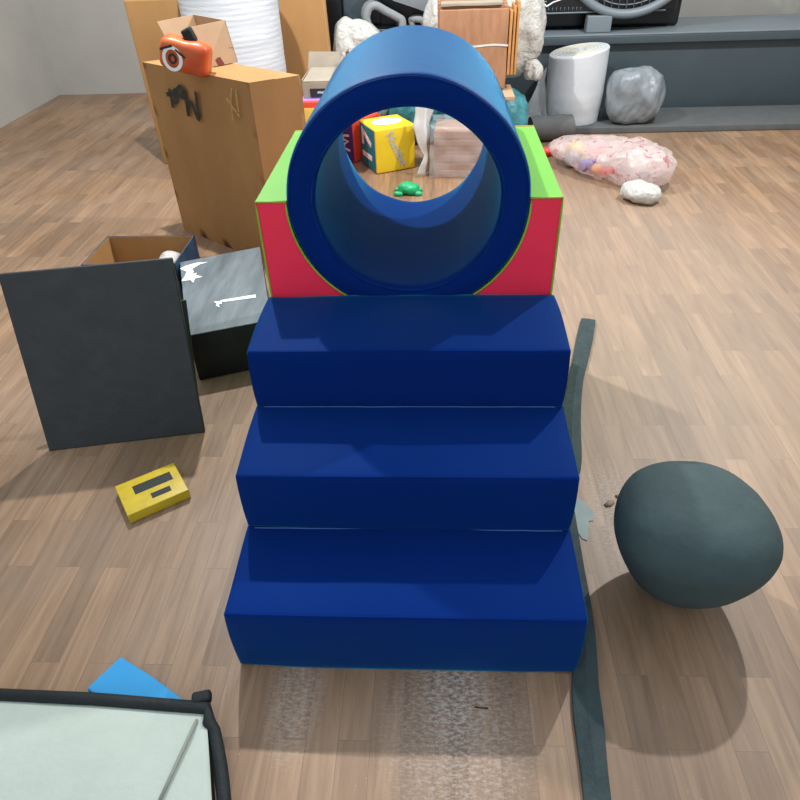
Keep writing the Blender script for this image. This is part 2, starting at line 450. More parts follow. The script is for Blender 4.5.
# ------------------------------------------------------------------ arch block and tunnel
ZT = z3 + 0.2760; CZ = 0.8413; RO = 0.3165; RI = 0.2407; YB = y3+0.004; YE = YB+0.630
def arch_rings(rc, k=56):
    """matching inner (notch) and outer (block outline) points, from the right rim round the bottom to the left rim"""
    a0 = math.asin((ZT-CZ)/rc); A_ = [a0-(math.pi+2*a0)*i/k for i in range(k+1)]
    ac = math.atan2(-CZ, W)
    A_ = sorted(set([round(a, 6) for a in A_] + [round(ac, 6), round(-math.pi-ac, 6)]), reverse=True)
    I, O = [], []
    for n_, a in enumerate(A_):
        I.append((rc*math.cos(a), CZ+rc*math.sin(a)))
        c_, s_ = math.cos(a), math.sin(a)
        if n_ == 0: O.append((W, ZT)); continue
        if n_ == len(A_)-1: O.append((-W, ZT)); continue
        t = min(W/abs(c_) if abs(c_) > 1e-9 else 1e9, CZ/(-s_) if s_ < -1e-9 else 1e9)
        O.append((t*c_, max(0.0, min(ZT, CZ+t*s_))))
    return I, O
def arch_solid(rc, ya, yb):
    I, O = arch_rings(rc); bm = bmesh.new()
    mk = lambda P, y: [bm.verts.new((x, y, z)) for x, z in P]
    ia, oa, ib, ob_ = mk(I, ya), mk(O, ya), mk(I, yb), mk(O, yb)
    n = len(I)
    for i in range(n-1):
        bm.faces.new((ia[i], ia[i+1], oa[i+1], oa[i])); bm.faces.new((ib[i], ob_[i], ob_[i+1], ib[i+1]))
        bm.faces.new((ia[i], ib[i], ib[i+1], ia[i+1])); bm.faces.new((oa[i], oa[i+1], ob_[i+1], ob_[i]))
    for q in (0, n-1): bm.faces.new((ia[q], oa[q], ob_[q], ib[q]))
    return bm
ab = thing('arch_block', 'red and lime green foam block with a round hollow cradling the blue tunnel', 'foam block', (0, (YB+YE)/2, 0))
RC = RO+0.002
obj('body', arch_solid(RC, YB+0.004, YE-0.004), GREEN, ab, angle=0.5, label='lime green cover of top, sides and hollow')
for ya, yb in ((YB, YB+0.004), (YE-0.004, YE)):
    e = obj('end_panel', arch_solid(RC, ya, yb), RED, ab, angle=0.5, label='red end face')
    yy = YB-0.001 if ya == YB else YE+0.001
    I_, O_ = arch_rings(RC+0.001)
    P = I_ + [(x*0.998, z) for x, z in reversed(O_)]
    obj('piping', tube([(x, yy, max(z, 0.004)) for x, z in P], 0.0028, 6, closed=True), PIPE, e, label='lime green piping round the red face')

tn = thing('foam_tunnel', 'hollow navy blue foam tunnel lying in the arch block at the top of the steps', 'play tunnel', (0, YB+0.33, CZ-RO))
YT0, YT1 = YB-0.003, YB+0.655
def ring_pt(a, r, y, k=1.0, sd=0):
    n = noise.noise(Vector((math.cos(a)*2.2, math.sin(a)*2.2, y*3+sd)))*0.0035*k
    rr = r+n
    return (rr*math.cos(a)*1.0, y, CZ+rr*math.sin(a))
def sleeve(prof, sd=0, seg=128, k=1.0):
    bm = bmesh.new(); R = [[bm.verts.new(ring_pt(2*math.pi*i/seg, r, y, k, sd)) for i in range(seg)] for (r, y) in prof]
    for A, B in zip(R, R[1:]):
        for i in range(seg): bm.faces.new((A[i], A[(i+1) % seg], B[(i+1) % seg], B[i]))
    return bm
e = 0.010
def lerp(a, b, n): return [a+(b-a)*i/n for i in range(n+1)]
outer = [(RO-e, YT0), (RO-e*0.35, YT0+e*0.2), (RO, YT0+e)] + [(RO, y) for y in lerp(YT0+0.03, YT1-0.03, 14)] + [(RO, YT1-e), (RO-e*0.35, YT1-e*0.2), (RO-e, YT1)]
inner = [(RI+e, YT0), (RI+e*0.35, YT0+e*0.2), (RI, YT0+e)] + [(RI, y) for y in lerp(YT0+0.03, YT1-0.03, 14)] + [(RI, YT1-e), (RI+e*0.35, YT1-e*0.2), (RI+e, YT1)]
obj('outer_sleeve', sleeve(outer), NAVY_T, tn)
obj('lining', sleeve(inner, 0), NAVY, tn)
for yf in (YT0, YT1):
    rr = lerp(RI+e, RO-e, 8)
    er = obj('end_ring', sleeve([(r, yf + (0.0) + (-0.004 if yf == YT0 else 0.004)*math.sin(math.pi*i/8)) for i, r in enumerate(rr)]), NAVY, tn)
    obj('seam', tube([ring_pt(2*math.pi*i/96, RI+e*0.7, yf) for i in range(96)], 0.0022, 6, closed=True), NAVY, er)
    obj('seam', tube([ring_pt(2*math.pi*i/96, RO-e*0.7, yf) for i in range(96)], 0.0022, 6, closed=True), NAVY, er)

# ------------------------------------------------------------------ large carton, left
A = Vector((-0.716, 2.141, 0)); B = Vector((-1.358, 2.641, 0)); C = Vector((-0.518, 2.272, 0)); D = B+(C-A)
CH = 0.86
Z = Vector((0, 0, 1))
cb = thing('carton_box', 'big upright brown cardboard carton with upside-down black handwriting left of the tunnel', 'box', (A+D)/2)
def wavy_quad(p, q, r, s, n, amp, sd):
    """bilinear sheet p-q-r-s, slightly dented"""
    bm = bmesh.new(); nn = (q-p).cross(s-p).normalized(); V = []
    for i in range(n+1):
        row = []
        for j in range(n+1):
            u, v = i/n, j/n
            w = p*(1-u)*(1-v)+q*u*(1-v)+r*u*v+s*(1-u)*v
            ed = min(1, 3*min(u, 1-u, v, 1-v))
            row.append(bm.verts.new(w+nn*amp*ed*noise.noise(w*3+Vector((sd, 0, 0)))))
        V.append(row)
    for i in range(n):
        for j in range(n): bm.faces.new((V[i][j], V[i+1][j], V[i+1][j+1], V[i][j+1]))
    return bm
cz = Z*CH
body = join(wavy_quad(A, B, B+cz, A+cz, 16, 0.010, 1), wavy_quad(C, A, A+cz, C+cz, 12, 0.006, 2),
            wavy_quad(B, D, D+cz, B+cz, 4, 0.0, 3), wavy_quad(D, C, C+cz, D+cz, 4, 0.0, 4), wavy_quad(B, A, C, D, 4, 0, 5))
bmesh.ops.remove_doubles(body, verts=body.verts[:], dist=0.0005)
obj('carton_body', body, KRAFT, cb, angle=0.6)
E1 = (A+B)/2*0+A*0.5+C*0.5; E2 = B*0.5+D*0.5
for (p, q, r, s, dz) in ((A, B, E2, E1, 0.003), (C, E1, E2, D, 0.001)):
    q1 = [p+cz+Z*dz, q+cz+Z*dz, r+cz+Z*dz, s+cz+Z*dz]
    obj('flap', slab(q1, 0.003, Vector((0, 0, -1))), KRAFT, cb, smooth=False)
fn = (A-B).cross(Z).normalized()
if fn.y > 0: fn = -fn
def on_front(u, v): return atplane(u, v, A, fn) + fn*0.0135
H = [[(198.0, 91), (199.5, 103), (201.0, 119), (194.5, 104), (191.5, 101.5), (190.7, 108), (191, 115), (188.5, 101), (186.0, 88)],
     [(184.5, 95), (185.2, 90), (183.0, 86), (179.2, 89.5), (178.7, 93), (181, 95.5), (184.6, 96), (186.2, 99)],
     [(178.4, 89), (176.2, 92.5), (178.7, 98), (178.2, 101.5), (175.2, 100)],
     [(171.5, 88), (173.5, 96), (175.3, 107)], [(169, 94), (172.8, 93), (176.5, 92)]]
def dense(P, k=5):
    P = [Vector((a, b, 0)) for a, b in P]; out = []
    for i in range(len(P)-1):
        p0 = P[max(i-1, 0)]; p1 = P[i]; p2 = P[i+1]; p3 = P[min(i+2, len(P)-1)]
        for j in range(k):
            t = j/k
            q = 0.5*((2*p1)+(p2-p0)*t+(2*p0-5*p1+4*p2-p3)*t*t+(3*p1-p0-3*p2+p3)*t**3)
            out.append((q.x, q.y))
    out.append((P[-1].x, P[-1].y)); return out
obj('handwriting', strokes([[on_front(*q) for q in dense(S)] for S in H], 0.020, fn, 0.0015), INK, cb, smooth=False, label='black marker letters written upside down')
tp = [[on_front(*q) for q in ((234, 88), (233, 103), (236, 120))], [on_front(*q) for q in ((238, 89), (239.5, 100), (241, 111))], [on_front(*q) for q in ((229, 98), (236, 108), (242, 116))]]
for P_ in tp: obj('tape_strip', strokes([P_], 0.010, fn, 0.0012), TAPE, cb, smooth=False, label='torn clear parcel tape')
en = (C-A).cross(Z).normalized()
if en.y > 0: en = -en

# ------------------------------------------------------------------ small open carton on the big one
g0 = atz(207, 68, CH+0.0042); g1 = atz(238, 62, CH+0.0042)
fx = (g1-g0).normalized(); fy = Vector((-fx.y, fx.x, 0))
out = Vector((fx.y, -fx.x, 0))
SD = 0.30
TL = aty(187, 28, g0.y+0.005); TR = aty(225, 20, g1.y+0.005)
sc_ = thing('open_carton', 'small open pale cardboard carton standing on top of the big brown carton', 'box', (g0+g1)/2+fy*SD/2)
g3 = g0+fy*SD; g2 = g1+fy*SD; TB = TR+fy*SD; TA = TL+fy*SD
k0, k1 = g0.lerp(TL, 0.36), g1.lerp(TR, 0.36)
obj('end_panel', slab([g0, g1, TR, TL], 0.004, -out), KRAFT_L, sc_, smooth=False)
obj('rear_panel', slab([g1, g2, TB, TR], 0.004, -fx), KRAFT_L, sc_, smooth=False)
obj('end_panel', slab([g2, g3, TA, TB], 0.004, out), KRAFT_L, sc_, smooth=False)
obj('bottom_panel', slab([g0, g1, g2, g3], 0.003, Vector((0, 0, 1))), KRAFT_L, sc_, smooth=False)
obj('crease', strokes([[k0+out*0.0005, k1+out*0.0005]], 0.004, out, 0.0006), KRAFT, sc_, smooth=False)
m0, m1 = g0.lerp(g1, 0.36), g0.lerp(g1, 0.56); n0_, n1_ = k0.lerp(k1, 0.28), k0.lerp(k1, 0.48)
obj('slot', slab([m0+out*0.002+Z*0.002, m1+out*0.002+Z*0.002, n1_+out*0.002, n0_+out*0.002], 0.0015, -out), mat('dark_red_inside', (110, 44, 36), 0.7), sc_, smooth=False, label='dark red slot in the front panel')
# printed orange package pushed into the open end
pk = atz(187, 58, CH+0.072); pk.z = CH+0.0082
op = thing('toy_package', 'orange printed package with black and white pattern poking out of the small open carton', 'package', pk)
kx = (fx+out*0.9).normalized(); ky = Vector((-kx.y, kx.x, 0)); kf = -ky
obj('bag_body', rbox(None, (0.105, 0.06, 0.066), 0.03, (8, 8, 8), 0.008, 14, 3, M=frame(pk+Z*0.076, kx-Z*0.28, ky)), ORPKG, op)
cc = pk + kf*0.0635 + Z*0.074 - kx*0.045
ringp = [[cc + (kx*math.cos(a)+Z*math.sin(a)*1.2)*r for a in [2*math.pi*i/24 for i in range(25)]] for r in (0.036, 0.014)]
obj('print', strokes([ringp[0]], 0.014, kf, 0.001), WHITE, op, smooth=False, label='white printed ring')
obj('print', strokes([ringp[1], [cc+kx*0.02+Z*0.035, cc+kx*0.055-Z*0.0], [cc-kx*0.045+Z*0.04, cc+kx*0.01+Z*0.05]], 0.009, kf, 0.0014), INK, op, smooth=False, label='black printed lines')
obj('cap', rbox(None, (0.024, 0.02, 0.03), 0.01, (3, 3, 3), M=frame(pk+kx*0.03+Z*0.150, kx+Z*0.4, ky)), BLACK_C, op, label='black tab at the top of the package')

# ------------------------------------------------------------------ behind the carton: foam roll, tall cardboard
rc = Vector((-1.15, 3.62, 0)); RR = 0.288
def rip(a, z): return 0.006*noise.noise(Vector((math.cos(a)*1.2, math.sin(a)*1.2, z*14))) + 0.0012*math.sin(z*230+math.sin(a*2)*0.8)
roll = thing('foam_roll', 'tall white roll of foam sheet standing behind the big carton', 'roll', rc)
obj('sheet_layers', lathe([(0.0, 0.001), (RR, 0.001)] + [(RR, 0.001+1.25*i/240) for i in range(1, 241)] + [(RR-0.004, 1.254), (RR*0.25, 1.256), (RR*0.25, 1.1), (0, 1.1)], rc, 72, rip), WHITE_FOAM, roll, angle=0.8)
obj('core', lathe([(RR*0.19, 1.02), (RR*0.235, 1.102), (RR*0.235, 1.262), (RR*0.19, 1.262), (RR*0.19, 1.103)], rc, 40), KRAFT, roll, angle=0.6)
solo('cardboard_box', rbox((-1.66, 3.9, 0.5), (0.19, 0.12, 0.5), 0.006, (2, 2, 2)), KRAFT, 'plain brown cardboard box at the left of the tall white foam roll', 'box', (-1.66, 3.9, 0), angle=0.5)
p0 = aty(281, 75, 4.06); p1 = aty(333, 75, 4.06); q1 = aty(325, 0, 4.09); q0 = aty(279, 0, 4.09)
def ext(p, q, z):
    t = (z-p.z)/(q.z-p.z); return p+(q-p)*t
S0, S1 = ext(p0, q0, 0.0), ext(p1, q1, 0.0); T0, T1 = ext(p0, q0, 1.3), ext(p1, q1, 1.3)
S0.z = S1.z = 0.001
tc_ = thing('cardboard_sheet', 'tall flat brown cardboard carton leaning upright beside the white foam roll', 'cardboard', (S0+S1)/2)
nn = (S1-S0).cross(T0-S0).normalized()
if nn.y < 0: nn = -nn
obj('panel', slab([S0, S1, T1, T0], 0.035, nn, 0.003), KRAFT, tc_, smooth=False)
obj('fold_line', strokes([[S0*0.0+S1*1+(T1-S1)*k - (S1-S0)*0.03 - nn*0.0005 for k in (0.02, 0.98)]], 0.003, -nn, 0.0008), KRAFT_L, tc_, smooth=False)

# ------------------------------------------------------------------ grey box on the orange toy cube
gy = 3.30
a0 = aty(304, 96, gy); a1 = aty(336, 96, gy); zb = a0.z
cubeS = zb-0.030
cxm = a0.x+0.062
toy = thing('toy_cube', 'orange red and lilac soft toy cube under the small grey cardboard box', 'toy cube', (cxm, gy+0.17, 0))
obj('cube_body', rbox((cxm, gy+0.17, cubeS/2), (0.10, 0.165, cubeS/2), 0.012, (4, 4, 4)), ORNG, toy)
obj('top_panel', rbox((cxm, gy+0.17, cubeS-0.0006), (0.088, 0.15, 0.0016), 0.001, (1, 1, 1)), LILAC, toy, label='lilac top face')
obj('front_patch', rbox((cxm-0.06, gy+0.0045, cubeS-0.09), (0.05, 0.0015, 0.05), 0.001, (1, 1, 1)), TOYY, toy, label='yellow orange patch')
def sheet(p, q, h, t=0.004, lean=Vector((0, 0, 0))):
    n = (q-p).cross(Z).normalized()
    return slab([p, q, q+Z*h+lean, p+Z*h+lean], t, n)
gb = thing('parcel_box', 'small open grey cardboard box with a dark label left of the tunnel top', 'box', (cxm, gy+0.20, cubeS+0.002))
zb = cubeS+0.0025
xa, xb = a0.x-0.012, a0.x+0.200
gy += 0.055
def wall(p, q, h, t=0.006, lean=(0, 0, 0)): return sheet(Vector(p), Vector(q), h, t, Vector(lean))
obj('front_panel', wall((xa, gy+0.01, zb), (xb, gy+0.01, zb), 0.085), KRAFT_G, gb, smooth=False)
obj('side_panel', wall((xa, gy+0.25, zb), (xa, gy+0.02, zb), 0.10), KRAFT_G, gb, smooth=False)
obj('side_panel', wall((xb, gy+0.02, zb), (xb, gy+0.25, zb), 0.10), KRAFT_G, gb, smooth=False)
obj('back_panel', wall((xb, gy+0.25, zb), (xa, gy+0.25, zb), 0.10), KRAFT_G, gb, smooth=False)
obj('lid', slab([(xa, gy+0.235, zb+0.10), (xb, gy+0.235, zb+0.10), (xb-0.005, gy+0.27, zb+0.20), (xa+0.012, gy+0.27, zb+0.205)], 0.008, Vector((0, 1, 0))), KRAFT_G, gb, smooth=False)
obj('flap', slab([(xa+0.002, gy+0.012, zb+0.087), (xb-0.002, gy+0.012, zb+0.087), (xb-0.004, gy+0.20, zb+0.125), (xa+0.03, gy+0.20, zb+0.125)], 0.006, Vector((0, 0, 1))), KRAFT_G, gb, smooth=False)
obj('flap', slab([(xb, gy+0.03, zb+0.10), (xb, gy+0.22, zb+0.10), (xb+0.015, gy+0.23, zb+0.19), (xb+0.015, gy+0.06, zb+0.17)], 0.005, Vector((1, 0, 0))), KRAFT_G, gb, smooth=False)
lb = obj('paper_label', rbox(((xa+xb)/2+0.01, gy+0.0015, zb+0.03), (0.075, 0.0015, 0.024), 0.001, (1, 1, 1)), mat('dark_label', (42, 46, 50), 0.5), gb, smooth=False, label='dark printed label')
obj('print', strokes([[Vector(((xa+xb)/2-0.02+0.08*i/6, gy-0.0005, zb+0.031+0.003*(i % 2))) for i in range(7)]], 0.012, Vector((0, -1, 0)), 0.0006), GREYP, lb, smooth=False, label='pale print')

# ------------------------------------------------------------------ toy cubes seen through the tunnel
def cube_thing(name, label, n, l, r, s, mats, group=None):
    """n near bottom corner, l left corner, r right corner on the floor"""
    n = Vector(n); ex = (Vector(r)-n).normalized(); ey = Vector((-ex.y, ex.x, 0))
    t = thing(name, label, 'toy cube', n+ex*s/2+ey*s/2, 0, group)
    obj('cube_body', rbox(None, (s/2-0.001, s/2-0.001, s/2-0.001), 0.012, (4, 4, 4), 0.003, 6, 1, M=frame(n+ex*s/2+ey*s/2+Z*s/2, ex, ey)), mats[0], t)
    lf = obj('side_panel', rbox(None, (s/2-0.010, s/2-0.010, 0.002), 0.0015, (2, 2, 1), M=frame(n+ey*s/2+Z*s/2+ex*0.0005, -ey, Z)), mats[1], t)
    return t, n, ex, ey, lf
s = 0.285
yc, n, ex, ey, lf = cube_thing('toy_cube', 'yellow and teal soft toy cube with number 17 seen through the tunnel', (-0.31, 3.477, 0), None, (-0.06, 3.60, 0), s, (YEL, TEAL))
lf['label'] = 'teal side face'
# white figures reading upward on the teal side
obj('number', text_bm('17', 0.225, frame(n+ey*s*0.50+Z*s*0.50-ex*0.0022, Z, ey), 0.0006, 0.006), WHITE, lf, smooth=False, label='white number 17 turned on its side')
obj('lettering', text_bm('Number', 0.074, frame(n+ex*s*0.52+Z*s*0.50-ey*0.003, ex*0.42-Z*0.9, ex*0.9+Z*0.42), 0.0006, 0.0012), GREYP, yc, smooth=False, label='white script running down the yellow face')
oc = n+ex*s*0.5+ey*s*0.5+Z*(s+0.001)
ov = [oc+ex*math.cos(2*math.pi*i/28)*0.105+ey*math.sin(2*math.pi*i/28)*0.075 for i in range(28)]
po = obj('printed_oval', slab(ov, 0.0015, Vector((0, 0, 1))), WHITE, yc, smooth=False, label='white oval on the top face')
obj('drawing', strokes([[oc+Z*0.0015+ex*a+ey*b for a, b in P] for P in (((-0.05, 0.0), (-0.02, 0.03), (0.03, 0.025), (0.05, -0.01), (0.0, -0.02), (-0.03, -0.01)), ((0.0, 0.0), (0.02, 0.01)))], 0.018, Z, 0.0008), GREYP, po, smooth=False)
pc, n, ex, ey, lf = cube_thing('toy_cube', 'purple and red soft toy cube behind the yellow and teal cube', (-0.475, 3.715, 0), None, (-0.475+0.6, 3.715+0.8, 0), 0.275, (ORNG, PURP))
lf['label'] = 'purple side face'
sgn = n+Z*0.13-ex*0.0025
obj('number', strokes([[sgn+ey*a+Z*b for a, b in ((0.04, 0.05), (0.09, 0.045), (0.10, 0.02), (0.05, 0.01), (0.09, -0.01), (0.09, -0.04), (0.04, -0.05))]], 0.016, -ex, 0.001), WHITE, lf, smooth=False, label='white number')

# ------------------------------------------------------------------ cardboard bundles and bags in the middle
n0 = atz(433, 178); r0 = Vector((n0.x+0.40, n0.y-0.03, 0)); 
exb = (r0-n0).normalized(); eyb = Vector((-exb.y, exb.x, 0))
bd = thing('cardboard_bundle', 'low pack of flattened brown cardboard wrapped in clear film seen through the tunnel', 'cardboard', n0+exb*0.2+eyb*0.16)
for k in range(6):
    sh = 0.004*math.sin(k*2.1)
    obj('cardboard_layer', rbox(None, (0.20+sh, 0.14, 0.0235), 0.004, (4, 4, 1), 0.003, 9, k, M=frame(n0+exb*(0.205+sh)+eyb*0.15+Z*(0.0245+0.048*k), exb, eyb)), KRAFT_R, bd, angle=0.6)
def film_sheet(pts_rows, amp=0.01, freq=10, sd=0, thick=0.002, sub=5):
    """smooth sheet through a grid of points, crumpled, with real thickness"""
    R = len(pts_rows); Cn = len(pts_rows[0]); bm = bmesh.new(); N = (R-1)*sub; Mx = (Cn-1)*sub; G = []
    for i in range(N+1):
        row = []
        for j in range(Mx+1):
            u, v = i/sub, j/sub; a, b = min(int(u), R-2), min(int(v), Cn-2); u -= a; v -= b
            P = lambda x, y: Vector(pts_rows[x][y])
            w = P(a, b)*(1-u)*(1-v)+P(a+1, b)*u*(1-v)+P(a+1, b+1)*u*v+P(a, b+1)*(1-u)*v
            k = Vector((sd*5.1, sd, 0))
            w += Vector((noise.noise(w*freq+k), noise.noise(w*freq+k+Vector((9, 0, 0))), 0.5*noise.noise(w*freq+k+Vector((0, 9, 0)))))*amp
            row.append(bm.verts.new(w))
        G.append(row)
    F = []
    for i in range(N):
        for j in range(Mx): F.append(bm.faces.new((G[i][j], G[i+1][j], G[i+1][j+1], G[i][j+1])))
    bmesh.ops.recalc_face_normals(bm, faces=bm.faces)
    bmesh.ops.solidify(bm, geom=F, thickness=thick)
    return bm
e0 = n0-eyb*0.012
rows = [[e0-exb*0.02+Z*h, e0+exb*0.12+Z*h-eyb*0.01, e0+exb*0.28+Z*h-eyb*0.012, e0+exb*0.43+Z*h] for h in (0.012, 0.10, 0.20, 0.315)]
rows.append([p+eyb*0.32 for p in rows[-1]])
obj('plastic_wrap', film_sheet(rows, 0.012, 14, 2, 0.0015, 7), FILM, bd, label='crinkled clear film')
# milky film hanging at its left side
ms = n0-exb*0.035+eyb*0.02
rows = [[ms+Z*0.02-exb*0.08-eyb*0.04, ms+Z*0.012-exb*0.02, ms+Z*0.012+eyb*0.08], [ms+Z*0.14-exb*0.03, ms+Z*0.14-exb*0.01, ms+Z*0.14+eyb*0.09],
        [ms+Z*0.30-exb*0.11+eyb*0.06, ms+Z*0.31-exb*0.01+eyb*0.02, ms+Z*0.31+exb*0.0+eyb*0.1], [ms+Z*0.46-exb*0.07+eyb*0.12, ms+Z*0.48+exb*0.02+eyb*0.06, ms+Z*0.46+exb*0.06+eyb*0.14]]
solo('plastic_sheet', film_sheet(rows, 0.02, 9, 4, 0.002, 7), MILK, 'milky plastic sheet hanging at the left of the wrapped cardboard pack', 'plastic sheet', ms)

# teal bags under the tall bundle
solo('plastic_bag', blob((0.43, 4.02, 0.20), (0.27, 0.25, 0.185), 3, 0.035, 7, 3.6, zmin=0.0), TEAL_BAG, 'teal plastic sack right of the tunnel under the white plastic bag', 'bag', (0.43, 4.02, 0))
solo('plastic_bag', blob((-0.055, 4.22, 0.18), (0.20, 0.17, 0.18), 5, 0.035, 7, 3.0, zmin=0.0), TEAL_BAG, 'teal plastic sack behind the yellow cube seen through the tunnel', 'bag', (-0.055, 4.22, 0))
solo('folded_cardboard', rbox((0.46, 3.78, 0.42), (0.12, 0.16, 0.013), 0.004, (3, 3, 1), 0.003, 9, 4), KRAFT_L, 'pale cardboard piece on the teal sack below the tall bundle', 'cardboard', (0.46, 3.78, 0.407))
# tall bundle
ub = thing('cardboard_bundle', 'tall bundle of brown cardboard standing in a white plastic bag above the tunnel', 'cardboard', (0.32, 3.86, 0.436))
bz = 0.436
for k in range(4):
    obj('cardboard_layer', rbox((0.315-0.004*k, 3.79+0.042*k, bz+0.235+0.008*k), (0.213, 0.0195, 0.225+0.006*k), 0.004, (4, 1, 4), 0.004, 6, k+2), KRAFT_R, ub, angle=0.6)
for k in range(3):
    obj('side_layer', rbox((0.542+0.022*k, 3.86+0.01*k, bz+0.27+0.01*k), (0.0085, 0.09, 0.18+0.012*k), 0.003, (1, 3, 3), 0.004, 9, k+8), mat('orange_brown_cardboard', (190, 138, 84), 0.8, 0.25, 0.12, 20), ub, angle=0.6)
obj('strap', strokes([[Vector((0.10+0.43*i/10, 3.7695, bz+0.262+0.004*math.sin(i)))for i in range(11)]], 0.012, Vector((0, -1, 0)), 0.001), MILK, ub, smooth=False, label='pale band across the bundle')
obj('top_fold', rbox((0.30, 3.86, bz+0.485), (0.19, 0.07, 0.010), 0.004, (4, 2, 1), 0.006, 8, 3), KRAFT_G, ub, angle=0.6)
def bagshape(q):
    if q.x > 0: q.x *= 1.0
    return q
solo('plastic_bag', blob((0.405, 4.185, 0.73), (0.39, 0.19, 0.30), 11, 0.05, 6, 2.6, zmin=0.435), WBAG, 'crumpled white plastic bag behind the tall cardboard bundle', 'bag', (0.405, 4.185, 0.435))
solo('bag_knot', blob((0.735, 4.00, 0.50), (0.055, 0.05, 0.06), 12, 0.02, 18, 2.2, 4), WBAG, 'small crumpled twist of white plastic at the right end of the white bag', 'bag', (0.735, 4.0, 0.44))
# white sack at left above the tunnel
solo('plastic_bag', blob((-0.46, 4.29, 0.42), (0.185, 0.125, 0.41), 21, 0.035, 8, 3.6, zmin=0.0, shape=lambda q: Vector((q.x, q.y, q.z - (0.30*(q.x+0.185) if q.z > 0.2 else 0)))), WBAG, 'creased white sack standing left of the tunnel top', 'bag', (-0.46, 4.29, 0))

# ------------------------------------------------------------------ dark cabinet with grey cloth, back centre
dc = thing('storage_cabinet', 'dark slate cabinet at the back behind the white sack', 'cabinet', (-0.25, 4.72, 0))
obj('body', rbox((-0.13, 4.78, 0.55), (0.47, 0.14, 0.55), 0.012, (2, 2, 2)), DBLK, dc, angle=0.5)
obj('ledge', rbox((-0.13, 4.53, 0.355), (0.46, 0.105, 0.354), 0.012, (2, 2, 2)), DBLK, dc, angle=0.5)
obj('door', rbox((-0.46, 4.626, 0.905), (0.135, 0.012, 0.19), 0.008, (2, 1, 2)), DGREY, dc, angle=0.5, label='slate grey door')
obj('side_post', rbox((-0.655, 4.60, 0.55), (0.058, 0.07, 0.55), 0.006, (2, 2, 2)), DBLK, dc, angle=0.5)
def band(pix, y0, depth, thick, sd):
    """cloth folded over: a path traced across, given depth and thickness"""
    P = [aty(u, v, y0) for u, v in dense(pix, 5)]
    rows = [[p + Vector((0.015*math.sin(sd+i*0.9), depth*i/4, 0.004*math.sin(i*2+sd))) for p in P] for i in range(5)]
    return film_sheet(rows, 0.008, 8, sd, thick, 2)
solo('cloth_cover', band([(363, 27), (361, 17), (365, 6), (374, 2), (386, 8), (396, 14), (403, 19), (405, 27)], 4.47, 0.13, 0.05, 1), JACKET, 'grey fabric folded in a hollow hump on the dark slate cabinet', 'cloth', (-0.3, 4.5, 0.71))
solo('cloth_cover', band([(411, 27), (410, 20), (416, 16), (424, 18), (429, 27)], 4.49, 0.11, 0.04, 3), JACKET, 'small arched grey fabric fold just left of the white plastic bag', 'cloth', (0.02, 4.5, 0.71))
sl = [aty(u, v, 4.46) for u, v in ((368, -12), (394, 1), (415, 8), (434, 15), (447, 19), (447, -14))]
solo('cloth_cover', slab(sl, 0.10, Vector((0, 1, 0)), 0.012), mat('slate_grey_fabric', (116, 122, 126), 0.8, 0.3, 0.1, 12, bump=0.3, bscale=20), 'thick folded slate grey cloth lying over the grey fabric humps', 'cloth', (0.05, 4.5, 0.80), angle=0.6)

# ------------------------------------------------------------------ bench with cooler, back right
BYF = 4.80
bn = thing('work_bench', 'long dark grey metal bench along the back right', 'bench', (1.6, BYF+0.3, 0))
obj('front_panel', rbox((2.0, BYF+0.06, 0.265), (1.56, 0.012, 0.255), 0.006, (2, 1, 2)), DGREY, bn, angle=0.5)
obj('rail', rbox((2.0, BYF+0.02, 0.535), (1.57, 0.03, 0.028), 0.006, (2, 1, 1)), DGREY, bn, angle=0.5)
obj('bench_top', rbox((2.0, BYF+0.33, 0.5695), (1.57, 0.34, 0.006), 0.004, (2, 2, 1)), GREYM, bn, angle=0.5, label='lighter grey top edge')
obj('end_panel', rbox((0.42, BYF+0.36, 0.265), (0.012, 0.28, 0.255), 0.006, (1, 2, 2)), DBLK, bn, angle=0.5)
cl = thing('air_cooler', 'black fan unit with round wire guard on a grey stand above the white wrap roll', 'fan', (1.30, BYF+0.30, 0.576))
zc = 0.576
obj('stand', rbox((1.315, BYF+0.10, zc+0.058), (0.092, 0.05, 0.057), 0.008, (2, 2, 2)), GREYM, cl, angle=0.5, label='grey support block')
obj('rear_body', rbox((1.35, BYF+0.42, zc+0.42), (0.62, 0.16, 0.42), 0.03, (3, 3, 3)), DBLK, cl, angle=0.7)
pz = zc+0.118
pn = obj('control_panel', rbox((1.36, BYF+0.17, pz+0.30), (0.53, 0.075, 0.30), 0.035, (3, 3, 3)), DBLK, cl, angle=0.7)
yy = BYF+0.093
fr = [(0.86, pz+0.56), (0.855, pz+0.06), (0.875, pz+0.022), (0.93, pz+0.016), (1.80, pz+0.016)]
obj('trim_line', tube([(a, yy, b) for a, b in fr], 0.006, 6), GREYM, pn)
sw = [(0.895, pz+0.075), (0.915, pz+0.062), (0.96, pz+0.088), (1.03, pz+0.108), (1.10, pz+0.116)]
obj('swoosh', tube([(a, yy, b) for a, b in sw], 0.006, 6, taper=lambda t: 1.3-0.9*t), WHITE, pn, label='white tick shaped stroke')
sy = [[(0.875, 0.12), (0.905, 0.125), (0.88, 0.09), (0.91, 0.095)], [(0.88, 0.05), (0.90, 0.065), (0.895, 0.04)]]
for P in sy: obj('symbol', tube([(a, yy, pz+b) for a, b in P], 0.004, 6), GREYP, pn, label='small pale symbol')
for k in range(9): obj('scale_line', tube([(0.93+0.03*k, yy, pz+0.03), (0.93+0.03*k, yy, pz+0.055)], 0.002, 5), GREYM, pn)
fc = Vector((1.50, BYF+0.075, pz+0.50)); FR = 0.50
tb = bmesh.new(); tube([fc+Vector((math.cos(a), 0, math.sin(a)))*FR for a in [2*math.pi*i/72 for i in range(72)]], 0.032, 12, tb, closed=True)
gd = obj('guard_ring', tb, GREYM, cl, label='thick grey ring')
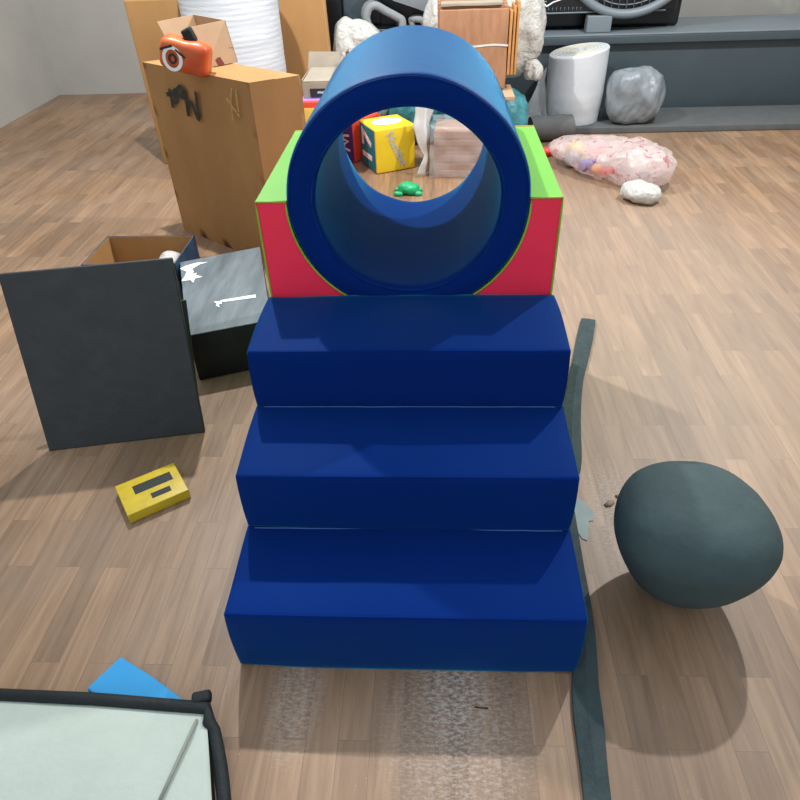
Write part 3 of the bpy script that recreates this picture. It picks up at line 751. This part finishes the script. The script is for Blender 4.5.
tb = bmesh.new()
for k in range(-8, 9):
    x = k*0.055; h = math.sqrt(max(0, FR*FR-x*x))
    if abs(x) < FR: tube([fc+Vector((x, -0.004, -h)), fc+Vector((x, -0.004, h))], 0.0045, 5, tb)
for rr in (0.44, 0.37, 0.30, 0.23, 0.16): tube([fc+Vector((math.cos(a), 0, math.sin(a)))*rr for a in [2*math.pi*i/48 for i in range(48)]], 0.0045, 5, tb, closed=True)
obj('wire_mesh', tb, GREYM, gd)

# plinth, wrap roll, mat roll, grey bag
solo('floor_plinth', rbox((2.15, 4.53, 0.024), (1.35, 0.25, 0.023), 0.006, (2, 2, 1)), MATG, 'low grey board on the floor under the white wrap roll', 'board', (1.75, 4.53, 0.001), angle=0.5)
wr = thing('wrap_roll', 'white roll of bubble wrap standing on end at the right behind the tunnel', 'roll', (1.125, 4.525, 0.048))
wc = (1.125, 4.525, 0.048); WR = 0.212
def wb(a, z): return 0.006*noise.noise(Vector((math.cos(a), math.sin(a), z*9)))+0.003*math.sin(z*70)*(1 if z < 0.2 else 0.2)
wt = lambda z: z
bm = lathe([(0, 0), (WR*0.93, 0)]+[(WR*(0.93+0.07*min(1, i/14)), 0.47*i/40) for i in range(1, 41)]+[(WR-0.006, 0.476), (0.05, 0.474), (0.046, 0.38), (0, 0.38)], wc, 72, wb)
for v in bm.verts: v.co.z += (v.co.x-wc[0])*0.14*max(0, (v.co.z-wc[2])/0.47)
obj('wound_sheet', bm, WRAP, wr, angle=0.8)
sp = []
for i in range(220):
    a = i*0.16; r = 0.055+0.140*i/220
    sp.append((wc[0]+r*math.cos(a), wc[1]+r*math.sin(a), wc[2]+0.4765+r*math.cos(a)*0.14))
obj('wound_edge', tube(sp, 0.0028, 5), mat('yellowed_wrap_edge', (202, 196, 176), 0.6), wr, label='cream spiral of wound layers')
e1 = aty(546, 62, 4.45); 
rows = [[aty(546, 66, 4.45), aty(545, 80, 4.45), aty(546, 118, 4.45)], [aty(533, 92, 4.33), aty(536, 100, 4.32), aty(541, 122, 4.32)], [aty(514, 127, 4.27), aty(523, 129, 4.26), aty(538, 131, 4.27)]]
obj('loose_tail', film_sheet(rows, 0.02, 8, 3, 0.002, 8), FILM, wr, label='clear loose end hanging down to the left')
tb = tube([(0.77+0.30*i/12, 4.13+0.05*i/12, 0.088+0.004*math.sin(i)) for i in range(13)], 0.084, 28)
mr = solo('mat_roll', tb, MATG, 'short dark grey rolled foam mat on the floor in front of the white wrap roll', 'roll', (0.92, 4.15, 0), angle=0.9)
solo('plastic_bag', blob((1.545, 4.42, 0.19+0.047), (0.20, 0.15, 0.185), 31, 0.03, 8, 2.6, zmin=0.0475), GBAG, 'grey plastic bag slumped right of the white wrap roll', 'bag', (1.545, 4.42, 0.047))

# ------------------------------------------------------------------ bag of toys, right
tbg = (1.17, 3.41, 0)
def tshape(q):
    t = max(0, min(1, (q.x+0.42)/0.84))
    q.z *= 0.60+0.75*t; q.y *= 0.7+0.5*t
    c_, s_ = math.cos(-0.78), math.sin(-0.78)
    return Vector((q.x*c_-q.y*s_, q.x*s_+q.y*c_, q.z))
def stripe_plastic():
    m = mat('pink_striped_plastic', (232, 218, 216), 0.25, 0.6, 0.04, alpha=0.46, bump=0.7, bscale=18)
    nt = m.node_tree; b = nt.nodes['Principled BSDF']; L = nt.links.new
    tc = nd(nt, 'ShaderNodeTexCoord')
    wv = nd(nt, 'ShaderNodeTexNoise', Scale=11.0, Detail=2.0, Distortion=2.0); L(tc.outputs['Object'], wv.inputs['Vector'])
    r = nd(nt, 'ShaderNodeMapRange'); r.inputs[1].default_value = 0.58; r.inputs[2].default_value = 0.66; L(wv.outputs['Fac'], r.inputs[0])
    mx = nd(nt, 'ShaderNodeMix', data_type='RGBA'); mx.inputs[6].default_value = lin((232, 216, 214)); mx.inputs[7].default_value = lin((206, 104, 124))
    L(r.outputs[0], mx.inputs[0]); L(mx.outputs[2], b.inputs['Base Color'])
    return m
solo('toy_bag', blob((1.17, 3.41, 0.11), (0.43, 0.20, 0.112), 41, 0.03, 9, 2.3, zmin=0.0, shape=tshape), stripe_plastic(), 'see-through pink striped plastic bag of toys on the floor at right', 'bag', tbg)
TOY = [('toy_ball', 'orange yellow toy ball in the left end of the toy bag', TOYY, (0.985, 3.64, 0.075), 0.06, 'b'), ('toy_ball', 'grey white toy ball at the left end of the toy bag', GREYP, (0.945, 3.545, 0.055), 0.05, 'b'),
       ('toy_brick', 'pink red toy piece showing through the middle of the toy bag', TOYK, (1.09, 3.50, 0.12), 0.055, 'k'), ('toy_brick', 'blue violet toy bar at the lower left front of the toy bag', TOYB, (1.03, 3.44, 0.05), 0.05, 'k'),
       ('toy_brick', 'orange red toy piece at the front lower edge of the toy bag', TOYR, (1.13, 3.32, 0.045), 0.04, 'k'), ('toy_ball', 'small orange toy ball at the front of the toy bag', TOYO, (1.075, 3.37, 0.04), 0.035, 'b')]
for nm, lbl, m_, c_, r_, k_ in TOY:
    c_ = (c_[0]+0.03, c_[1]+0.025, c_[2])
    if k_ == 'b': bm = blob(c_, (r_, r_, r_), 2, 0.004, 9, 2.0, 4)
    else: bm = rbox(None, (r_*1.15, r_*0.6, r_*0.55), 0.012, (3, 3, 3), M=Matrix.Translation(Vector(c_)) @ Matrix.Rotation(-0.5+c_[0], 4, 'Z'))
    solo(nm, bm, m_, lbl, 'toy', (c_[0], c_[1], c_[2]-r_))
rp = atz(547, 157)
solo('toy_piece', blob((rp.x, rp.y+0.02, 0.026), (0.045, 0.03, 0.026), 9, 0.012, 20, 2.0, 4, zmin=0.0), TOYR, 'small bright red toy piece on the floor left of the toy bag', 'toy', (rp.x, rp.y+0.02, 0))
wb_ = atz(632, 206)
solo('plastic_bag', blob((wb_.x+0.06, wb_.y+0.08, 0.05), (0.11, 0.10, 0.05), 17, 0.02, 12, 2.2, 4, zmin=0.0), WBAG, 'small white plastic scrap bag on the floor in front of the toy bag at right', 'bag', (wb_.x+0.06, wb_.y+0.08, 0))

# green toy on the floor behind the tunnel
fg = atz(408, 196)
ft = thing('toy_frog', 'small bright green plastic toy on the floor seen through the tunnel', 'toy', (fg.x, fg.y+0.04, 0))
fo = Vector((fg.x, fg.y+0.04, 0))
obj('body', blob(fo+Vector((0, 0, 0.033)), (0.062, 0.045, 0.033), 6, 0.012, 16, 2.6, 4, zmin=0.0), TOYG, ft)
for sx, sy in ((-1, -1), (1, -1), (-1, 1), (1, 1)):
    obj('leg', blob(fo+Vector((sx*0.06, sy*0.034, 0.013)), (0.028, 0.018, 0.013), 7+sx, 0.005, 25, 2.2, 3, zmin=0.0), TOYG, ft)

# ------------------------------------------------------------------ black boxes, left
TH = 0.21
f0 = Vector((-0.847, 1.18, 0)); f1 = Vector((-0.600, 1.273, 0)); b0 = Vector((-1.065, 1.79, 0)); b1 = Vector((-0.735, 1.94, 0))
exx = (f1-f0)*1.18
f1 = f0+exx
bx = thing('padded_box', 'low black box with white tape marks on its dusty top beside the steps', 'box', (f0+b1)/2)
def hexa(a, b, c, d, z0, z1, bev=0.006):
    bm = prism([(p.x, p.y) for p in (a, b, c, d)], z0, z1, bev); return bm
obj('box_body', hexa(f0, f1, b1, b0, 0.001, TH-0.006), BLACK, bx, angle=0.6)
obj('lid', hexa(f0-(f1-f0)*0.006, f1+(f1-f0)*0.006, b1, b0, TH-0.0058, TH, 0.003), CHAR_D, bx, angle=0.6, label='dusty dark grey top')
def T(u, v): 
    p = atz(u, v, TH); return p+Z*0.001
st_ = [[(213.5, 302), (220, 301.5), (221, 300.5), (255.5, 294.8), (256, 297.8), (221.5, 302.5), (222, 304), (219, 304.5), (219.5, 307.5), (216, 306), (216.5, 303.5)],
       [(180, 269), (186, 266), (197, 263), (208, 262.3), (200, 264.5), (192.5, 269), (194, 272), (192, 274.5), (197, 273), (195.5, 275), (202.5, 277), (195, 278.8), (193.5, 283), (190.5, 280.2), (181.5, 281.5), (185, 276), (187, 272)]]
for P in st_:
    obj('tape_mark', slab([T(*q) for q in P], 0.0008, Vector((0, 0, 1))), WTAPE, bx, smooth=False, label='white tape')
# open black carton behind it
oz = 0.235
r0 = atz(197, 235, oz); r1 = atz(174.5, 268, oz)
dv = (r1-r0).normalized(); pv = Vector((dv.y, -dv.x, 0))
if pv.x > 0: pv = -pv
r0 = r0+pv*0.012; r1 = r1+pv*0.012; r0b = r0; r1b = r0+dv*0.30
l0 = r0+pv*0.42; l1 = r1b+pv*0.42
sh_ = Vector((0, 0, 0))
ob = thing('open_carton', 'open black-sided carton with brown inside behind the low black box', 'box', ((r0+l1).x/2, (r0+l1).y/2, 0))
def fl(p, z): return Vector((p.x, p.y, z))
cols = (('side_panel', r0, r1b), ('side_panel', l1, l0), ('end_panel', l0, r0), ('end_panel', r1b, l1))
OUTB = mat('blue_black_print', (24, 40, 66), 0.5, 0.5, 0.0, 9, col2=(46, 84, 118))
for nm, p, q in cols:
    d_ = (q-p); nI = Vector((-d_.y, d_.x, 0)).normalized()
    cen = (r0+r1b+l0+l1)/4
    if nI.dot(cen-(p+q)/2) < 0: nI = -nI
    bm = slab([fl(p, 0.002), fl(q, 0.002), fl(q, oz), fl(p, oz)], 0.004, nI)
    w_ = obj(nm, bm, OUTB, ob, smooth=False)
    bm = slab([fl(p, 0.006)+nI*0.0042, fl(q, 0.006)+nI*0.0042, fl(q, oz-0.002)+nI*0.0042, fl(p, oz-0.002)+nI*0.0042], 0.002, nI)
    obj('inner_face', bm, KRAFT, w_, smooth=False, label='brown cardboard inner face')
obj('bottom_panel', slab([fl(r0, 0.002)*1, fl(r1b, 0.002), fl(l1, 0.002), fl(l0, 0.002)], 0.003, Vector((0, 0, 1))), KRAFT, ob, smooth=False)
cen = (r0+r1b+l0+l1)/4
solo('paper_bundle', blob(Vector((cen.x+0.11, cen.y-0.02, 0.10)), (0.07, 0.10, 0.095), 14, 0.02, 10, 2.8, 4, zmin=0.006), WBAG, 'white wrapped bundle inside the open black-sided carton', 'package', (cen.x+0.11, cen.y-0.02, 0.006))
# leaning black panel in front
L0 = Vector((-0.739, 0.871, 0.001)); LT = aty(172, 258, 1.035)
lw = Vector((-0.52, -0.10, 0))
lt = 0.05
upv = (LT-L0)
ln = lw.cross(upv).normalized()
if ln.y < 0: ln = -ln
lp = thing('foam_sheet', 'black foam panel leaning at the left edge in front of the low black box', 'panel', L0+lw/2)
obj('panel_body', slab([L0, L0+lw, L0+lw+upv, L0+upv], lt*0.35, ln, 0.004), CHAR, lp, smooth=False)

M0 = Vector((L0.x-0.030, L0.y+0.062, 0.001)); MT = aty(186, 300, 1.11)
lw2 = Vector((-0.48, -0.09, 0)); up2 = MT-M0
lp2 = thing('cardboard_sheet', 'dark olive board leaning behind the black foam panel at the left edge', 'board', M0+lw2/2)
obj('panel', slab([M0, M0+lw2, M0+lw2+up2, M0+up2], 0.008, ln, 0.002), mat('olive_black_board', (62, 64, 56), 0.6, 0.4, 0.2, 12), lp2, smooth=False)

# yellow box, far left
yb0 = atz(191, 494)
yx = thing('flat_box', 'small flat yellow printed box on the floor at the left edge', 'box', yb0+Vector((-0.10, 0.0, 0)))
Myb = Matrix.Translation(yb0+Vector((-0.115, -0.01, 0.0185))) @ Matrix.Rotation(0.62, 4, 'Z')
obj('box_body', rbox(None, (0.095, 0.075, 0.018), 0.003, (2, 2, 1), M=Myb), mat('yellow_card', (206, 178, 40), 0.4, 0.5, 0.12, 30), yx, angle=0.6)
obj('print', join(rbox(None, (0.06, 0.02, 0.0006), 0.0004, (1, 1, 1), M=Myb @ Matrix.Translation((0.01, 0.02, 0.0183))), rbox(None, (0.03, 0.012, 0.0006), 0.0004, (1, 1, 1), M=Myb @ Matrix.Translation((0.02, -0.035, 0.0183)))), INK, yx, smooth=False, label='dark print on the top')

# ------------------------------------------------------------------ bag at lower left
k1 = atz(205, 692); k2 = atz(219, 800); 
bg_ = thing('canvas_bag', 'off white canvas bag with black edging at the lower left corner', 'bag', (-0.62, -0.22, 0))
hz = 0.05
c1 = atz(205, 712, hz); c2 = atz(214, 830, hz); c3 = Vector((-0.98, c2.y-0.02, hz)); c4 = Vector((-0.98, c1.y+0.02, hz))
rows = []
for i in range(7):
    t = i/6; a = c4.lerp(c1, 1); L_ = c1.lerp(c2, t); R_ = c4.lerp(c3, t); 
    rows.append([L_.lerp(R_, s_/8) + Z*(0.012*math.sin(s_/8*math.pi)*math.sin(t*math.pi)) for s_ in range(9)])
obj('canvas_face', film_sheet(rows, 0.004, 6, 7, 0.004, 5), CREAM, bg_)
obj('bag_body', prism([(p.x, p.y) for p in (c1, c2, c3, c4)], 0.001, hz-0.010, 0.006), BLACK_C, bg_, angle=0.8)
ed = [c4+Vector((0, 0.008, 0)), c4.lerp(c1, 0.5)+Vector((0, 0.012, 0.002)), c1+Vector((0.004, 0.008, 0)), c1+Vector((0.014, -0.02, 0))] + [c1.lerp(c2, t)+Vector((0.010+0.014*math.sin(t*2.4), 0, -0.012)) for t in (0.15, 0.3, 0.45, 0.6, 0.75, 0.9, 1.0)]
obj('edging', tube(ed, 0.0145, 10), BLACK_C, bg_, label='thick black edging')
obj('tab', rbox(None, (0.022, 0.014, 0.012), 0.008, (3, 3, 3), M=frame(c1+Vector((-0.015, 0.030, 0.004)), (1, 0.25, 0), (0, 1, 0))), BLACK_C, bg_)
obj('fold_crease', tube([c1+Vector((-0.012, -0.02, 0.004)), atz(190, 735, hz+0.010), atz(176, 765, hz+0.012), atz(160, 800, hz+0.012)], 0.004, 6), mat('grey_seam', (136, 140, 132), 0.8), bg_, label='dark diagonal crease')
sb = atz(178, 704)
solo('cloth_piece', rbox(None, (0.11, 0.05, 0.012), 0.006, (4, 3, 2), 0.004, 10, 2, M=Matrix.Translation(Vector((sb.x-0.10, sb.y+0.01, 0.0135))) @ Matrix.Rotation(-0.5, 4, 'Z')), SKYB, 'sky blue cloth corner behind the off white canvas bag', 'cloth', (sb.x-0.1, sb.y+0.01, 0))

# ------------------------------------------------------------------ black strip along the right of the steps
cl_ = [(588, 322), (582, 352), (575, 385), (571, 425), (571, 470)]
path = [atz(u, v) for u, v in cl_]
path += [Vector((0.468, 0.62, 0)), Vector((0.450, 0.35, 0)), Vector((0.446, 0.12, 0)), atz(585, 690), atz(590, 740), atz(597, 805), atz(604, 880)]
def ribbon(path, w, h):
    bm = bmesh.new(); rings = []; pts = []
    P = path
    for i in range(len(P)-1):
        p0 = P[max(i-1, 0)]; p1 = P[i]; p2 = P[i+1]; p3 = P[min(i+2, len(P)-1)]
        for j in range(6):
            t = j/6; pts.append(0.5*((2*p1)+(p2-p0)*t+(2*p0-5*p1+4*p2-p3)*t*t+(3*p1-p0-3*p2+p3)*t**3))
    pts.append(P[-1])
    for i, p in enumerate(pts):
        t = (pts[min(i+1, len(pts)-1)]-pts[max(i-1, 0)]).normalized(); s_ = Vector((t.y, -t.x, 0))
        hw = w/2*(1+0.08*math.sin(i*0.4))
        rings.append([bm.verts.new(p+s_*a*hw+Z*b) for a, b in ((-1, 0.001), (1, 0.001), (1, h*0.8), (0.85, h), (0.1, h), (0.0, h*1.12), (-0.1, h), (-0.85, h), (-1, h*0.8))])
    for A_, B_ in zip(rings, rings[1:]):
        for k in range(9): bm.faces.new((A_[k], A_[(k+1) % 9], B_[(k+1) % 9], B_[k]))
    bm.faces.new(rings[0][::-1]); bm.faces.new(rings[-1])
    return bm
solo('rubber_strip', ribbon(path, 0.060, 0.016), STRIP, 'long dark grey rubber strip lying along the right side of the steps', 'strip', (0.47, 0.6, 0), angle=0.7)

# vinyl scrap, small crumbs, thread
sc1 = [(574, 498), (579, 499.5), (586, 504), (592, 511), (594, 517), (593, 521), (589, 521.5), (588, 529), (588.5, 536), (587, 541), (582, 539), (578, 533), (577, 526), (574, 522)]
solo('vinyl_scrap', slab([atz(*q)+Z*0.001 for q in sc1], 0.0015, Z), SCRAPM, 'torn grey green vinyl scrap on the floor right of the strip', 'scrap', atz(583, 515), smooth=False)
for i, (P, lbl) in enumerate((([(604, 505), (608, 501.5), (613, 501), (614.5, 503.5), (611, 506.5), (606, 507)], 'tan paper crumb on the floor by the grey green scrap'), ([(615, 496), (620, 495), (623, 497), (618, 499)], 'smaller tan paper crumb nearest the dark sack'))):
    solo('paper_crumb', slab([atz(*q)+Z*0.001 for q in P], 0.004, Z), mat('tan_paper', (150, 130, 104), 0.8), lbl, 'scrap', atz(*P[0]))
solo('thread', tube([atz(475, 707.5)+Z*0.0025, atz(481, 708.6)+Z*0.003, atz(488, 708.8)+Z*0.0025], 0.0016, 6), INK, 'tiny black thread on the floor in front of the steps', 'thread', atz(481, 708))
mk = atz(437, 752)
# dark rounded sack at right
def sshape(q):
    t = (q.z+0.2)/0.4
    k = 0.55+0.62*max(0, min(1, t))-0.10*max(0, t-0.7)
    q.x *= k; q.y *= k; return q
sx = Vector((0.705, 0.25, 0))
solo('stuffed_sack', blob(sx+Vector((0, 0, 0.18)), (0.20, 0.19, 0.18), 51, 0.012, 5, 2.4, zmin=0.0, shape=sshape, crease=0.4), OLIVE, 'dark grey green stuffed cloth sack at the right edge of the floor', 'sack', sx)
